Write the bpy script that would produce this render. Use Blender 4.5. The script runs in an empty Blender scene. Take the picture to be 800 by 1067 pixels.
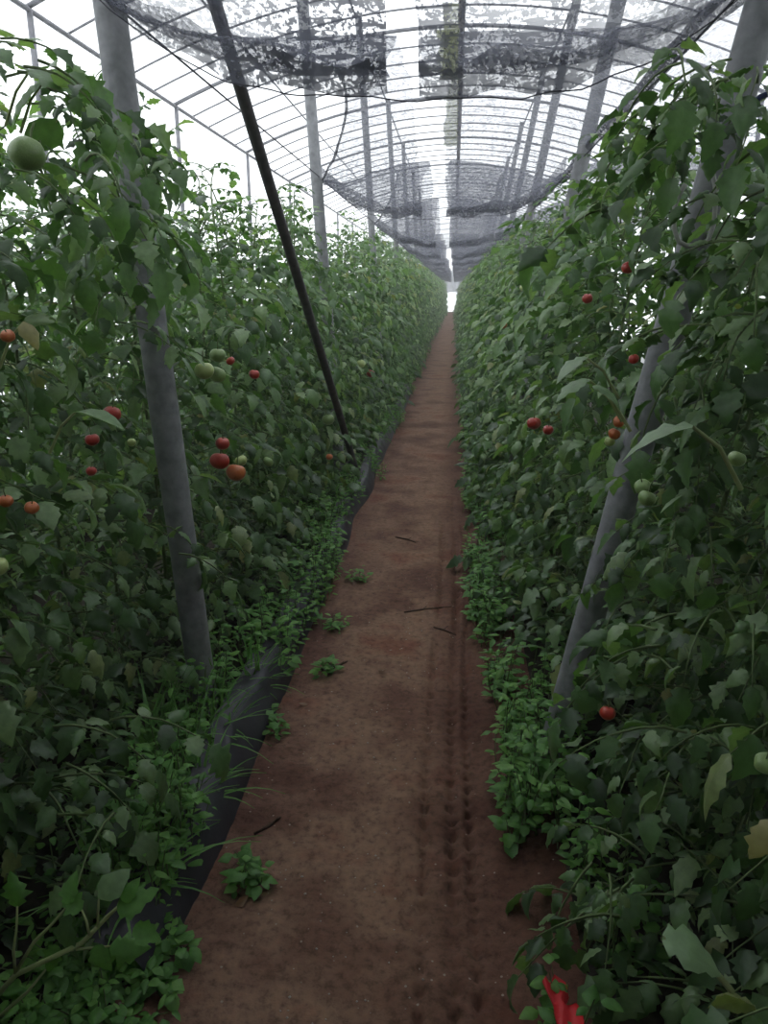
import bpy, math, random
from mathutils import Vector, Matrix, Euler, noise

R = random.Random(7)
S = bpy.context.scene
C = S.collection
PI = math.pi

# ------------------------------------------------------------------ camera
PITCH, YAW, H, F = math.atan(.288), math.atan(.0889), 1.5, 800.0
cam_d = bpy.data.cameras.new('camera')
cam = bpy.data.objects.new('camera', cam_d)
C.objects.link(cam)
cam.location = (0, 0, H)
cam.rotation_euler = (PI/2 - PITCH, 0, YAW)
cam_d.sensor_fit = 'VERTICAL'
cam_d.sensor_height = 24
cam_d.lens = F/1067*24
cam_d.clip_start = .02
S.camera = cam

FW = Vector((-math.sin(YAW)*math.cos(PITCH), math.cos(YAW)*math.cos(PITCH), -math.sin(PITCH)))
RT = Vector((math.cos(YAW), math.sin(YAW), 0))
UP = RT.cross(FW)


def ray(u, v):
    return FW + RT*((u-400)/F) + UP*((533.5-v)/F)


def at_y(u, v, y):            # a point of the place, read off the photograph, at distance y down the aisle
    d = ray(u, v)
    return Vector((0, 0, H)) + d*(y/d.y)


def at_z(u, v, z=0.0):
    d = ray(u, v)
    return Vector((0, 0, H)) + d*((z-H)/d.z)


# ------------------------------------------------------------------ materials
def new_mat(name):
    m = bpy.data.materials.new(name)
    m.use_nodes = True
    nt = m.node_tree
    nt.nodes.clear()
    out = nt.nodes.new('ShaderNodeOutputMaterial')
    return m, nt, out


def N(nt, t, **kw):
    n = nt.nodes.new(t)
    for k, v in kw.items():
        if k in n.inputs:
            n.inputs[k].default_value = v
        else:
            setattr(n, k, v)
    return n


def ramp(nt, fac, stops):
    r = nt.nodes.new('ShaderNodeValToRGB')
    el = r.color_ramp.elements
    while len(el) < len(stops):
        el.new(.5)
    for e, (p, c) in zip(el, stops):
        e.position = p
        e.color = (*c, 1) if len(c) == 3 else c
    nt.links.new(fac, r.inputs[0])
    return r.outputs[0]


def noise_tex(nt, scale, detail=3, rough=.55, coord='Object'):
    tc = nt.nodes.new('ShaderNodeTexCoord')
    n = N(nt, 'ShaderNodeTexNoise', Scale=scale, Detail=detail, Roughness=rough)
    nt.links.new(tc.outputs[coord], n.inputs['Vector'])
    return n.outputs['Fac']


def leaf_mat(name, stops, rough=.40, trans=.36, spec=.6, tint=(1.25, 1.5, .55)):
    m, nt, out = new_mat(name)
    g = nt.nodes.new('ShaderNodeNewGeometry')
    col = ramp(nt, g.outputs['Random Per Island'], stops)
    nz = noise_tex(nt, 60, 2)
    mul = N(nt, 'ShaderNodeMixRGB', blend_type='MULTIPLY', Fac=.5)
    nt.links.new(col, mul.inputs[1])
    nt.links.new(ramp(nt, nz, [(.3, (.6, .65, .55)), (.7, (1.2, 1.2, 1.15))]), mul.inputs[2])
    p = N(nt, 'ShaderNodeBsdfPrincipled', Roughness=rough)
    p.inputs['Specular IOR Level'].default_value = spec
    nt.links.new(mul.outputs[0], p.inputs['Base Color'])
    b = N(nt, 'ShaderNodeBump', Strength=.35, Distance=.004)
    nt.links.new(nz, b.inputs['Height'])
    nt.links.new(b.outputs[0], p.inputs['Normal'])
    t = nt.nodes.new('ShaderNodeBsdfTranslucent')
    m2 = N(nt, 'ShaderNodeMixRGB', blend_type='MULTIPLY', Fac=1)
    m2.inputs[2].default_value = (*tint, 1)
    nt.links.new(mul.outputs[0], m2.inputs[1])
    nt.links.new(m2.outputs[0], t.inputs[0])
    mx = N(nt, 'ShaderNodeMixShader', Fac=trans)
    nt.links.new(p.outputs[0], mx.inputs[1])
    nt.links.new(t.outputs[0], mx.inputs[2])
    nt.links.new(mx.outputs[0], out.inputs[0])
    return m


def solid_mat(name, c1, c2, scale=12, rough=.6, spec=.3, bump=.2, metallic=0.0, detail=4):
    m, nt, out = new_mat(name)
    nz = noise_tex(nt, scale, detail)
    p = N(nt, 'ShaderNodeBsdfPrincipled', Roughness=rough, Metallic=metallic)
    p.inputs['Specular IOR Level'].default_value = spec
    nt.links.new(ramp(nt, nz, [(.3, c1), (.7, c2)]), p.inputs['Base Color'])
    b = N(nt, 'ShaderNodeBump', Strength=bump, Distance=.01)
    nt.links.new(nz, b.inputs['Height'])
    nt.links.new(b.outputs[0], p.inputs['Normal'])
    nt.links.new(p.outputs[0], out.inputs[0])
    return m


M = {}
M['leaf'] = leaf_mat('tomato leaf', [(0, (.040, .082, .034)), (.3, (.068, .138, .056)), (.6, (.112, .205, .084)), (.85, (.190, .290, .140)), (.96, (.25, .34, .18)), (1, (.26, .26, .10))])
M['pale_leaf'] = leaf_mat('pale tomato leaf', [(0, (.15, .25, .12)), (1, (.18, .28, .14))], trans=.25)
M['yellow_leaf'] = leaf_mat('yellowing leaf', [(0, (.28, .27, .12)), (1, (.34, .31, .14))], trans=.3, tint=(1.2, 1.2, .6))
M['weed'] = leaf_mat('weed leaf', [(0, (.075, .20, .045)), (.5, (.11, .27, .06)), (1, (.17, .35, .08))], rough=.55, trans=.35)
M['grass'] = leaf_mat('grass blade', [(0, (.09, .24, .06)), (1, (.17, .34, .10))], rough=.5, trans=.3)
M['stem'] = solid_mat('tomato stem', (.09, .14, .05), (.14, .19, .08), 30, .6)
M['pale_stem'] = solid_mat('pale green stem', (.30, .36, .15), (.36, .42, .20), 30, .55)
M['green_fruit'] = solid_mat('unripe tomato skin', (.15, .25, .08), (.24, .33, .13), 14, .3, .5, .02)
M['pale_fruit'] = solid_mat('pale tomato skin', (.32, .42, .14), (.42, .48, .20), 14, .3, .5, .02)
M['red_fruit'] = solid_mat('ripe tomato skin', (.30, .022, .018), (.42, .045, .025), 14, .28, .5, .02)
M['orange_fruit'] = solid_mat('turning tomato skin', (.45, .085, .03), (.50, .18, .05), 9, .28, .5, .02)
M['post'] = solid_mat('weathered grey post', (.16, .165, .175), (.27, .275, .29), 22, .65, .25, .4)
M['dark_pole'] = solid_mat('dark pole', (.035, .032, .035), (.075, .068, .07), 25, .6, .3, .3)
M['rib'] = solid_mat('greyed roof pipe', (.12, .125, .14), (.22, .22, .24), 16, .6, .3, .2)
M['cord'] = solid_mat('net cord', (.03, .03, .04), (.10, .10, .12), 40, .8, .1, .4)
M['blue_cord'] = solid_mat('blue cord', (.02, .03, .09), (.04, .05, .14), 40, .6, .3, .2)
M['white_wire'] = solid_mat('pale wire', (.40, .40, .38), (.52, .52, .5), 40, .5, .3, .1)
M['mulch'] = solid_mat('black plastic film', (.020, .020, .027), (.045, .045, .058), 9, .5, .4, .25)
M['red_plastic'] = solid_mat('red plastic', (.48, .016, .022), (.58, .028, .034), 18, .5, .3, .2)
M['twig'] = solid_mat('dry twig', (.04, .026, .02), (.09, .06, .045), 60, .9, .1, .4)
M['pebble'] = solid_mat('pale pebble', (.3, .27, .24), (.5, .46, .42), 60, .8, .2, .3)
M['dry_leaf'] = leaf_mat('dry leaf', [(0, (.10, .055, .03)), (1, (.22, .11, .05))], trans=.15, tint=(1.2, 1, .7))


def soil_mat():
    m, nt, out = new_mat('red brown soil')
    a = noise_tex(nt, 2.2, 5, .6)
    b_ = noise_tex(nt, 38, 6, .7)
    col = ramp(nt, a, [(.30, (.094, .045, .036)), (.42, (.140, .076, .056)), (.54, (.215, .134, .098)), (.66, (.165, .073, .050))])
    # trodden dusty middle, damp red strip along the right
    tcx = nt.nodes.new('ShaderNodeTexCoord')
    sx = nt.nodes.new('ShaderNodeSeparateXYZ')
    nt.links.new(tcx.outputs['Object'], sx.inputs[0])
    wob = N(nt, 'ShaderNodeMath', operation='MULTIPLY_ADD')
    nt.links.new(a, wob.inputs[0])
    wob.inputs[1].default_value = .35
    nt.links.new(sx.outputs[0], wob.inputs[2])
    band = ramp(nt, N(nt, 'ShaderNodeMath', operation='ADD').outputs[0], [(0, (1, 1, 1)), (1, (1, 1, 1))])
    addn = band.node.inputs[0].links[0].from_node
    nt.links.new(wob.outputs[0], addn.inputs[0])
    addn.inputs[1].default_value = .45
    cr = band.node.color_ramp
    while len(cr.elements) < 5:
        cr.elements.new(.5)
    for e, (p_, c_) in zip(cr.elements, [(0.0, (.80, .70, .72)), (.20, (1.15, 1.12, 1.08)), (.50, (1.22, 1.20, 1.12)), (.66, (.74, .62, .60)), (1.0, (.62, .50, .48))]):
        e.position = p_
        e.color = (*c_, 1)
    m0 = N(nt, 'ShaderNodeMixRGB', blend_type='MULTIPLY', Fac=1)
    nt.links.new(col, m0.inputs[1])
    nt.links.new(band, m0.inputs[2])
    col = m0.outputs[0]
    mul = N(nt, 'ShaderNodeMixRGB', blend_type='MULTIPLY', Fac=.8)
    nt.links.new(col, mul.inputs[1])
    nt.links.new(ramp(nt, b_, [(.33, (.38, .35, .34)), (.5, (.95, .95, .95)), (.7, (1.25, 1.2, 1.15))]), mul.inputs[2])
    v = N(nt, 'ShaderNodeTexVoronoi', Scale=70)
    tc = nt.nodes.new('ShaderNodeTexCoord')
    nt.links.new(tc.outputs['Object'], v.inputs['Vector'])
    sp = N(nt, 'ShaderNodeMixRGB', blend_type='MIX')
    sp.inputs[2].default_value = (.30, .25, .21, 1)
    pick = N(nt, 'ShaderNodeMath', operation='GREATER_THAN')
    pick.inputs[1].default_value = .965
    sepc = nt.nodes.new('ShaderNodeSeparateColor')
    nt.links.new(v.outputs['Color'], sepc.inputs[0])
    nt.links.new(sepc.outputs[0], pick.inputs[0])
    near = N(nt, 'ShaderNodeMath', operation='LESS_THAN')
    near.inputs[1].default_value = .22
    nt.links.new(v.outputs['Distance'], near.inputs[0])
    an = N(nt, 'ShaderNodeMath', operation='MULTIPLY')
    nt.links.new(pick.outputs[0], an.inputs[0])
    nt.links.new(near.outputs[0], an.inputs[1])
    nt.links.new(an.outputs[0], sp.inputs[0])
    nt.links.new(mul.outputs[0], sp.inputs[1])
    p = N(nt, 'ShaderNodeBsdfPrincipled', Roughness=.85)
    p.inputs['Specular IOR Level'].default_value = .2
    nt.links.new(sp.outputs[0], p.inputs['Base Color'])
    bp = N(nt, 'ShaderNodeBump', Strength=.6, Distance=.012)
    nt.links.new(b_, bp.inputs['Height'])
    nt.links.new(bp.outputs[0], p.inputs['Normal'])
    nt.links.new(p.outputs[0], out.inputs[0])
    return m


def net_mat(name, col, base, blot, stops=(.50, .62)):
    """Shade net: woven grey thread with open holes and caught debris."""
    m, nt, out = new_mat(name)
    tc = nt.nodes.new('ShaderNodeTexCoord')
    big = noise_tex(nt, 1.9, 3, .6)
    f2 = ramp(nt, big, [(.36, (.45, .45, .45)), (.60, (1, 1, 1))])
    layers = []
    for sc, (lo, hi), det in (((55, 55, 40), stops, 4), ((9, 62, 30), (stops[0]+.06, stops[1]+.03), 2), ((90, 90, 60), (stops[0]+.04, stops[1]+.04), 1)):
        mp = nt.nodes.new('ShaderNodeMapping')
        mp.inputs['Scale'].default_value = sc
        nt.links.new(tc.outputs['Object'], mp.inputs[0])
        nn_ = N(nt, 'ShaderNodeTexNoise', Scale=1.0, Detail=det, Roughness=.6)
        nt.links.new(mp.outputs[0], nn_.inputs['Vector'])
        layers.append(ramp(nt, nn_.outputs['Fac'], [(lo, (0, 0, 0)), (hi, (1, 1, 1))]))
    mx1 = N(nt, 'ShaderNodeMath', operation='MAXIMUM')
    nt.links.new(layers[0], mx1.inputs[0])
    nt.links.new(layers[1], mx1.inputs[1])
    mx2 = N(nt, 'ShaderNodeMath', operation='MAXIMUM')
    nt.links.new(mx1.outputs[0], mx2.inputs[0])
    nt.links.new(layers[2], mx2.inputs[1])
    mul = N(nt, 'ShaderNodeMath', operation='MULTIPLY')
    nt.links.new(mx2.outputs[0], mul.inputs[0])
    nt.links.new(f2, mul.inputs[1])
    ma = N(nt, 'ShaderNodeMath', operation='MULTIPLY_ADD')
    ma.inputs[1].default_value = blot
    ma.inputs[2].default_value = base
    nt.links.new(mul.outputs[0], ma.inputs[0])
    d = N(nt, 'ShaderNodeBsdfDiffuse', Color=(*col, 1))
    tl = N(nt, 'ShaderNodeBsdfTranslucent', Color=(*col, 1))
    dt = N(nt, 'ShaderNodeMixShader', Fac=.45)
    nt.links.new(d.outputs[0], dt.inputs[1])
    nt.links.new(tl.outputs[0], dt.inputs[2])
    t = nt.nodes.new('ShaderNodeBsdfTransparent')
    mx = nt.nodes.new('ShaderNodeMixShader')
    nt.links.new(ma.outputs[0], mx.inputs[0])
    nt.links.new(t.outputs[0], mx.inputs[1])
    nt.links.new(dt.outputs[0], mx.inputs[2])
    nt.links.new(mx.outputs[0], out.inputs[0])
    return m


def film_mat(name, col=(.95, .96, .98), trans=.55):
    m, nt, out = new_mat(name)
    nz = noise_tex(nt, 1.2, 3)
    tl = nt.nodes.new('ShaderNodeBsdfTranslucent')
    nt.links.new(ramp(nt, nz, [(.3, tuple(c*.93 for c in col)), (.7, col)]), tl.inputs[0])
    t = nt.nodes.new('ShaderNodeBsdfTransparent')
    mx = N(nt, 'ShaderNodeMixShader', Fac=1-trans)
    nt.links.new(t.outputs[0], mx.inputs[1])
    nt.links.new(tl.outputs[0], mx.inputs[2])
    nt.links.new(mx.outputs[0], out.inputs[0])
    return m


M['soil'] = soil_mat()
M['bed'] = solid_mat('dark bed ground', (.014, .012, .010), (.04, .036, .025), 26, .9, .1, .8, 0, 6)  # near-black tone for the ground under the plant rows
M['net'] = net_mat('grey shade net', (.17, .175, .21), .36, .50, (.54, .59))
M['net_roll'] = net_mat('gathered shade net', (.12, .125, .15), .40, .55, (.45, .55))
M['net_dirty'] = net_mat('shade net with caught leaf litter', (.10, .105, .13), .30, .66, (.52, .56))
M['curtain'] = net_mat('hanging shade cloth', (.20, .21, .24), .72, .25)
M['algae'] = net_mat('algae stained strip', (.25, .27, .17), .55, .35)
M['film'] = film_mat('greenhouse film')

# ------------------------------------------------------------------ mesh helpers
class MB:
    def __init__(s):
        s.v, s.f, s.m = [], [], []

    def add(s, verts, faces, mi=0):
        o = len(s.v)
        s.v.extend([tuple(p) for p in verts])
        s.f.extend([tuple(i+o for i in f) for f in faces])
        s.m.extend([mi]*len(faces))

    def tube(s, pts, rad, n=6, mi=0, cap=True):
        pts = [Vector(p) for p in pts]
        if not isinstance(rad, (list, tuple)):
            rad = [rad]*len(pts)
        vs, fs = [], []
        ref = None
        for i, p in enumerate(pts):
            d = (pts[min(i+1, len(pts)-1)]-pts[max(i-1, 0)]).normalized()
            if ref is None:
                ref = d.orthogonal().normalized()
            ref = (ref - d*ref.dot(d)).normalized()
            b = d.cross(ref)
            for k in range(n):
                a = 2*PI*k/n
                vs.append(p + (ref*math.cos(a)+b*math.sin(a))*rad[i])
        for i in range(len(pts)-1):
            for k in range(n):
                fs.append((i*n+k, i*n+(k+1) % n, (i+1)*n+(k+1) % n, (i+1)*n+k))
        if cap:
            fs.append(tuple(range(n-1, -1, -1)))
            fs.append(tuple(range((len(pts)-1)*n, len(pts)*n)))
        s.add(vs, fs, mi)

    def mesh(s, name, mats):
        me = bpy.data.meshes.new(name)
        me.from_pydata(s.v, [], s.f)
        for m in (mats if isinstance(mats, (list, tuple)) else [mats]):
            me.materials.append(m)
        if any(s.m):
            me.polygons.foreach_set('material_index', s.m)
        me.polygons.foreach_set('use_smooth', [True]*len(me.polygons))
        me.update()
        return me

    def build(s, name, mats, parent=None):
        o = bpy.data.objects.new(name, s.mesh(name, mats))
        C.objects.link(o)
        if parent:
            o.parent = parent
        return o


def tag(o, label, cat, group=None, kind=None):
    if label:
        o['label'] = label
    if cat:
        o['category'] = cat
    if group:
        o['group'] = group
    if kind:
        o['kind'] = kind
    return o


def empty(name, loc=(0, 0, 0)):
    o = bpy.data.objects.new(name, None)
    o.empty_display_size = .1
    C.objects.link(o)
    o.location = loc
    return o


def struct(o):
    o['kind'] = 'structure'
    return o


# ------------------------------------------------------------------ leaves
LOBED = [(0, .06), (.10, .25), (.20, .20), (.33, .37), (.44, .26), (.56, .31), (.69, .17), (.80, .14), (1, 0)]
OVATE = [(0, .04), (.18, .30), (.42, .40), (.68, .27), (.88, .12), (1, 0)]


def leaflet(mb, origin, d, up, L, prof=LOBED, wid=1.0, fold=.35, droop=.5, twist=0., mi=0, rnd=R):
    """one leaflet blade: folded along the midrib, drooping to its tip"""
    d = d.normalized()
    side = d.cross(up)
    if side.length < 1e-4:
        side = d.orthogonal()
    side.normalize()
    nrm = side.cross(d).normalized()
    if twist:
        q = Matrix.Rotation(twist, 3, d)
        side, nrm = q @ side, q @ nrm
    vs, fs = [], []
    p = origin.copy()
    pt = 0
    ang = 0
    w1, w2 = rnd.uniform(.85, 1.15), rnd.uniform(.85, 1.15)
    cur = rnd.uniform(-.2, .8)
    bend = rnd.uniform(-.5, .5)
    for t, w in prof:
        dt = t-pt
        ang += droop*dt*1.6
        dd = (d*math.cos(ang) - nrm*math.sin(ang))
        nn = (nrm*math.cos(ang) + d*math.sin(ang))
        p = p + dd*(dt*L) + side*(bend*dt*L*t)
        pt = t
        W = w*L*wid*rnd.uniform(.82, 1.18)
        fl = fold*(1-.5*t)
        for sgn, ww in ((-1, w1), (1, w2)):
            mid = p + side*(sgn*W*ww*.55*math.cos(fl)) + nn*(W*.55*math.sin(fl))
            edg = mid + side*(sgn*W*ww*.45*math.cos(fl-cur)) + nn*(W*.45*math.sin(fl-cur*2))
            if sgn < 0:
                vs += [edg, mid]
            else:
                vs += [p.copy(), mid, edg]
    n = len(prof)
    for i in range(n-1):
        for k in range(4):
            a = i*5+k
            fs.append((a, a+1, a+6, a+5))
    mb.add(vs, fs, mi)


def compound_leaf(mb, base, az, L, elev, rnd, npairs=3, sc=1.0, mi=0, smi=1, droop=1.0):
    d = Vector((math.cos(az)*math.cos(elev), math.sin(az)*math.cos(elev), math.sin(elev)))
    pts = [base.copy()]
    cur = d.copy()
    n = 6
    dirs = [cur.copy()]
    for i in range(n):
        cur = (cur + Vector((rnd.uniform(-.12, .12), rnd.uniform(-.12, .12), -.22*droop))).normalized()
        pts.append(pts[-1] + cur*(L/n))
        dirs.append(cur.copy())
    mb.tube(pts, [.0035*(1-.6*i/n) for i in range(n+1)], 4, smi, False)
    upv = Vector((0, 0, 1))
    s0 = L*.255*sc
    # terminal leaflet
    leaflet(mb, pts[-1], dirs[-1], upv, s0*rnd.uniform(1.1, 1.4), LOBED, 1.0, rnd.uniform(.1, .5), rnd.uniform(.2, 1.0), rnd.uniform(-.5, .5), mi, rnd)
    for j in range(npairs):
        f = 1 - (j+.7)/(npairs+.6)
        k = f*n
        i0 = min(int(k), n-1)
        p = pts[i0].lerp(pts[i0+1], k-i0)
        dd = dirs[i0]
        sd = dd.cross(upv)
        if sd.length < .05:
            sd = dd.orthogonal()
        sd.normalize()
        for sgn in (-1, 1):
            e = (dd*rnd.uniform(.3, .7) + sd*sgn + Vector((0, 0, rnd.uniform(-.40, .25)))).normalized()
            q = p + e*.012
            leaflet(mb, q, e, upv, s0*rnd.uniform(.75, 1.2)*(1-.1*j), LOBED, rnd.uniform(.9, 1.15), rnd.uniform(.1, .5), rnd.uniform(.2, 1.1), rnd.uniform(-.6, .6), mi, rnd)


def stem_points(h, rnd, amp=.05):
    ph, ph2 = rnd.uniform(0, 6), rnd.uniform(0, 6)
    pts = []
    for i in range(14):
        t = i/13
        pts.append(Vector((amp*t*math.sin(4*t+ph), amp*t*math.sin(5*t+ph2), h*t)))
    return pts


def make_plant_meshes(seed, h=1.95, nleaf=86, npairs=4, lsc=1.0):
    rnd = random.Random(seed)
    sp = stem_points(h, rnd)
    st = MB()
    st.tube(sp, [.009*(1-.55*i/13) for i in range(14)], 6)
    fo = MB()
    az = rnd.uniform(0, 6)
    for i in range(nleaf):
        t = .02 + .96*((i+rnd.random()*.8)/nleaf)**1.12
        k = t*13
        i0 = min(int(k), 12)
        b = sp[i0].lerp(sp[i0+1], k-i0)
        az += 2.4 + rnd.uniform(-.5, .5)
        top = max(0, (t-.86)/.14)
        L = rnd.uniform(.20, .37)*(1-.45*top)*lsc
        el = rnd.uniform(-.1, .65)*(1-top) + top*rnd.uniform(.6, 1.2)
        if t < .12:
            el = rnd.uniform(.35, .9)
        compound_leaf(fo, b, az, L, el, rnd, npairs, 1.0, 0, 1, rnd.uniform(.45, 1.2)*(1-.5*top))
    # a few shoots at the top
    for i in range(3):
        b = sp[-1-i]
        a = rnd.uniform(0, 6)
        tip = b + Vector((math.cos(a)*.06, math.sin(a)*.06, rnd.uniform(.08, .2)))
        fo.tube([b, (b+tip)/2+Vector((.01, 0, 0)), tip], [.004, .003, .002], 4, 1, False)
        for j in range(3):
            compound_leaf(fo, b.lerp(tip, .4+.3*j), rnd.uniform(0, 6), rnd.uniform(.10, .18), rnd.uniform(.2, 1.0), rnd, 2, 1.1, 0, 1, .8)
    return st.mesh('stem', M['stem']), fo.mesh('foliage', [M['leaf'], M['stem']])


NEAR = [make_plant_meshes(100+i) for i in range(7)]
FAR = [make_plant_meshes(200+i, 1.95, 72, 3, 1.08) for i in range(4)]

# ------------------------------------------------------------------ rows of plants
LEFT_X, RIGHT_X = -1.17, .58

LEFT_LEAN, RIGHT_LEAN = -.055, .18
plants = []        # (root, side, y)


def plant(side_x, y, lean, protos, name='tomato_plant', hs=1.0):
    st, fo = protos[R.randrange(len(protos))]
    x = side_x + R.uniform(-.04, .04)
    hz = hs*R.uniform(.92, 1.08)
    mw = Matrix.Translation((x, y, 0)) @ Matrix.Rotation(math.atan(lean)+R.uniform(-.03, .03), 4, 'Y') \
        @ Matrix.Rotation(R.uniform(-.05, .05), 4, 'X') @ Matrix.Rotation(R.uniform(0, 6.28), 4, 'Z') \
        @ Matrix.Diagonal((1, 1, hz, 1))
    r = empty(name)
    r.matrix_basis = mw
    for n_, me in (('stem', st), ('foliage', fo)):
        o = bpy.data.objects.new(n_, me)
        C.objects.link(o)
        o.parent = r
    return r


ORD = ['first', 'second', 'third', 'fourth', 'fifth', 'sixth', 'seventh', 'eighth', 'ninth', 'tenth', 'eleventh', 'twelfth']
END_Y = 60.0
for side, X, lean in (('left', LEFT_X, LEFT_LEAN), ('right', RIGHT_X, RIGHT_LEAN)):
    post1 = 2.4 if side == 'left' else 2.2
    post2 = 5.8 if side == 'left' else 5.1
    near_before, between = [], []
    y = -1.2 if side == 'left' else -1.25
    while y < END_Y:
        near = y < 7
        hs = 1.0 + min(.09, max(0, (y-6)*.01))
        if side == 'right' and y < 3.2:
            hs = 1.10
        # past the nearest post the hedge bulges towards the path
        if side == 'left':
            Xp = X + (.16*min(1, max(0, (y-2.7)/.8)) + .07*min(1, max(0, (y-6)/3)) + .12*min(1, max(0, (y-25)/20)))
        else:
            Xp = X + .11*max(0, min(1, (2.75-y)/.3)) - (.04 + .13*min(1, max(0, (y-2.4)/1.0)) + .03*min(1, max(0, (y-6)/3)) + .10*min(1, max(0, (y-25)/20)))
        r = plant(Xp, y, lean, NEAR if near else FAR, hs=hs)
        plants.append((r, side, y))
        if y < post1:
            near_before.append(r)
        elif y < post2:
            between.append(r)
        else:
            tag(r, f'leafy green tomato plant in the {side} row, further off than the second {side} post', 'tomato plant', f'far tomato plants of the {side} row')
        y += .31 if y < 8 else (.36 if y < 20 else (.48 if y < 32 else .7))
    nb = len(near_before)
    for i, r in enumerate(near_before):
        k = nb-i
        w = 'next before' if k == 1 else f'{ORD[k-1]} plant before'
        tag(r, f'tall tomato plant of the {side} row, {w} the nearest grey {side} post', 'tomato plant', f'near tomato plants of the {side} row')
    for i, r in enumerate(between):
        tag(r, f'tall tomato plant of the {side} row, {ORD[i]} one behind the nearest grey {side} post', 'tomato plant', f'near tomato plants of the {side} row')

# neighbouring rows, glimpsed through the gaps of the near rows
for X, side, ys in ((-2.35, 'left', [-1.5+.4*i for i in range(27)]), (-2.95, 'left', [-1.3+.4*i for i in range(27)]),
                    (1.95, 'right', [-1+.4*i for i in range(19)]), (2.65, 'right', [-.8+.4*i for i in range(19)])):
    for y in ys:
        r = plant(X, y, 0, FAR, hs=.97)
        tag(r, f'tomato plant of the row beyond the {side} row, glimpsed through its leaves', 'tomato plant', f'tomato plants beyond the {side} row')


def nearest_plant(p, side):
    return min((q for q in plants if q[1] == side), key=lambda q: abs(q[2]-p.y))[0]


def attach(o, root, world):
    o.parent = root
    o.matrix_basis = root.matrix_basis.inverted() @ world


# ------------------------------------------------------------------ tomatoes
def tomato_mesh(seed, mat, lob=.05, flat=.9):
    rnd = random.Random(seed)
    mb = MB()
    nu, nv = 20, 12
    vs = []
    ph = rnd.uniform(0, 6)
    for j in range(nv+1):
        th = PI*j/nv
        for i in range(nu):
            a = 2*PI*i/nu
            r = math.sin(th)*(1+lob*math.cos(5*a+ph)*math.sin(th)**2)
            z = math.cos(th)*flat
            if j < 3:
                z -= .18*(1-j/3)
            vs.append((r*math.cos(a), r*math.sin(a), z))
    fs = [(j*nu+i, (j+1)*nu+i, (j+1)*nu+(i+1) % nu, j*nu+(i+1) % nu) for j in range(nv) for i in range(nu)]
    mb.add(vs, fs)
    return mb.mesh('tomato', mat)


def calyx_mesh():
    mb = MB()
    rnd = random.Random(3)
    for k in range(5):
        a = 2*PI*k/5
        leaflet(mb, Vector((0, 0, .70)), Vector((math.cos(a), math.sin(a), .25)), Vector((0, 0, 1)), .75, OVATE, .5, .2, .5, 0, 0, rnd)
    mb.tube([(0, 0, .68), (.05, 0, 1.0), (.15, .03, 1.45), (.1, .1, 2.0)], [.09, .075, .07, .07], 6)
    return mb.mesh('calyx', M['stem'])


TM = {k: tomato_mesh(i, M[k+'_fruit']) for i, k in enumerate(('green', 'pale', 'red', 'orange'))}
CAL = calyx_mesh()
WORD = {'green': 'unripe green tomato', 'pale': 'pale yellow-green tomato', 'red': 'ripe red tomato', 'orange': 'ripening orange tomato'}


def tomato(u, v, px_r, kind, side, X):
    """fruit at the hedge face: X is the lateral place at camera height"""
    lean = (LEFT_LEAN if side == 'left' else RIGHT_LEAN)
    d = ray(u, v)
    # plane x = X + lean*(z-H)
    t = (X)/(d.x - lean*d.z)
    p = Vector((0, 0, H)) + d*t
    rad = .92*px_r/F*(p-Vector((0, 0, H))).dot(FW)
    root = nearest_plant(p, side)
    o = bpy.data.objects.new('tomato', TM[kind])
    C.objects.link(o)
    rot = Euler((R.uniform(-.5, .5), R.uniform(-.5, .5), R.uniform(0, 6))).to_matrix().to_4x4()
    attach(o, root, Matrix.Translation(p) @ rot @ Matrix.Scale(rad, 4))
    o['label'] = WORD[kind]
    c = bpy.data.objects.new('calyx', CAL)
    C.objects.link(c)
    c.parent = o
    c['label'] = 'green star-shaped calyx with its stalk'


LX, RX = -.82, .41
for a in [
    (213, 386, 11, 'pale', 'left', LX), (226, 390, 10, 'green', 'left', LX-.03), (227, 370, 9, 'green', 'left', LX),
    (232, 462, 8, 'red', 'left', LX), (229, 480, 11, 'red', 'left', LX-.03), (246, 492, 11, 'orange', 'left', LX+.02), (251, 480, 7, 'pale', 'left', LX),
    (265, 390, 6, 'red', 'left', LX), (240, 376, 5, 'red', 'left', LX), (279, 481, 6, 'green', 'left', LX),
    (386, 389, 5, 'red', 'left', LX), (376, 379, 5, 'pale', 'left', LX), (342, 437, 7, 'green', 'left', LX), (343, 476, 4, 'orange', 'left', LX),
    (117, 431, 10, 'red', 'left', LX-.05), (96, 458, 8, 'red', 'left', LX-.05), (95, 491, 6, 'red', 'left', LX-.05), (6, 522, 8, 'orange', 'left', LX-.05), (33, 529, 8, 'orange', 'left', LX-.05),
    (-3, 590, 12, 'pale', 'left', LX+.03), (28, 160, 20, 'green', 'left', LX), (130, 227, 8, 'green', 'left', LX), (137, 461, 5, 'pale', 'left', LX),
    (8, 350, 8, 'orange', 'left', LX),
    (654, 279, 7, 'red', 'right', RX-.02), (612, 311, 6, 'red', 'right', RX), (556, 441, 8, 'red', 'right', RX-.06), (571, 448, 6, 'red', 'right', RX-.06),
    (645, 439, 7, 'orange', 'right', RX), (640, 452, 7, 'orange', 'right', RX), (635, 460, 6, 'pale', 'right', RX), (669, 507, 9, 'green', 'right', RX), (674, 519, 10, 'green', 'right', RX),
    (633, 743, 9, 'red', 'right', RX), (525, 339, 4, 'orange', 'right', RX-.05), (660, 374, 6, 'red', 'right', RX), (797, 795, 12, 'green', 'right', RX),
    (768, 478, 10, 'green', 'right', RX+.02), (545, 300, 4, 'pale', 'right', RX-.04),
]:
    tomato(*a)


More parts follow.
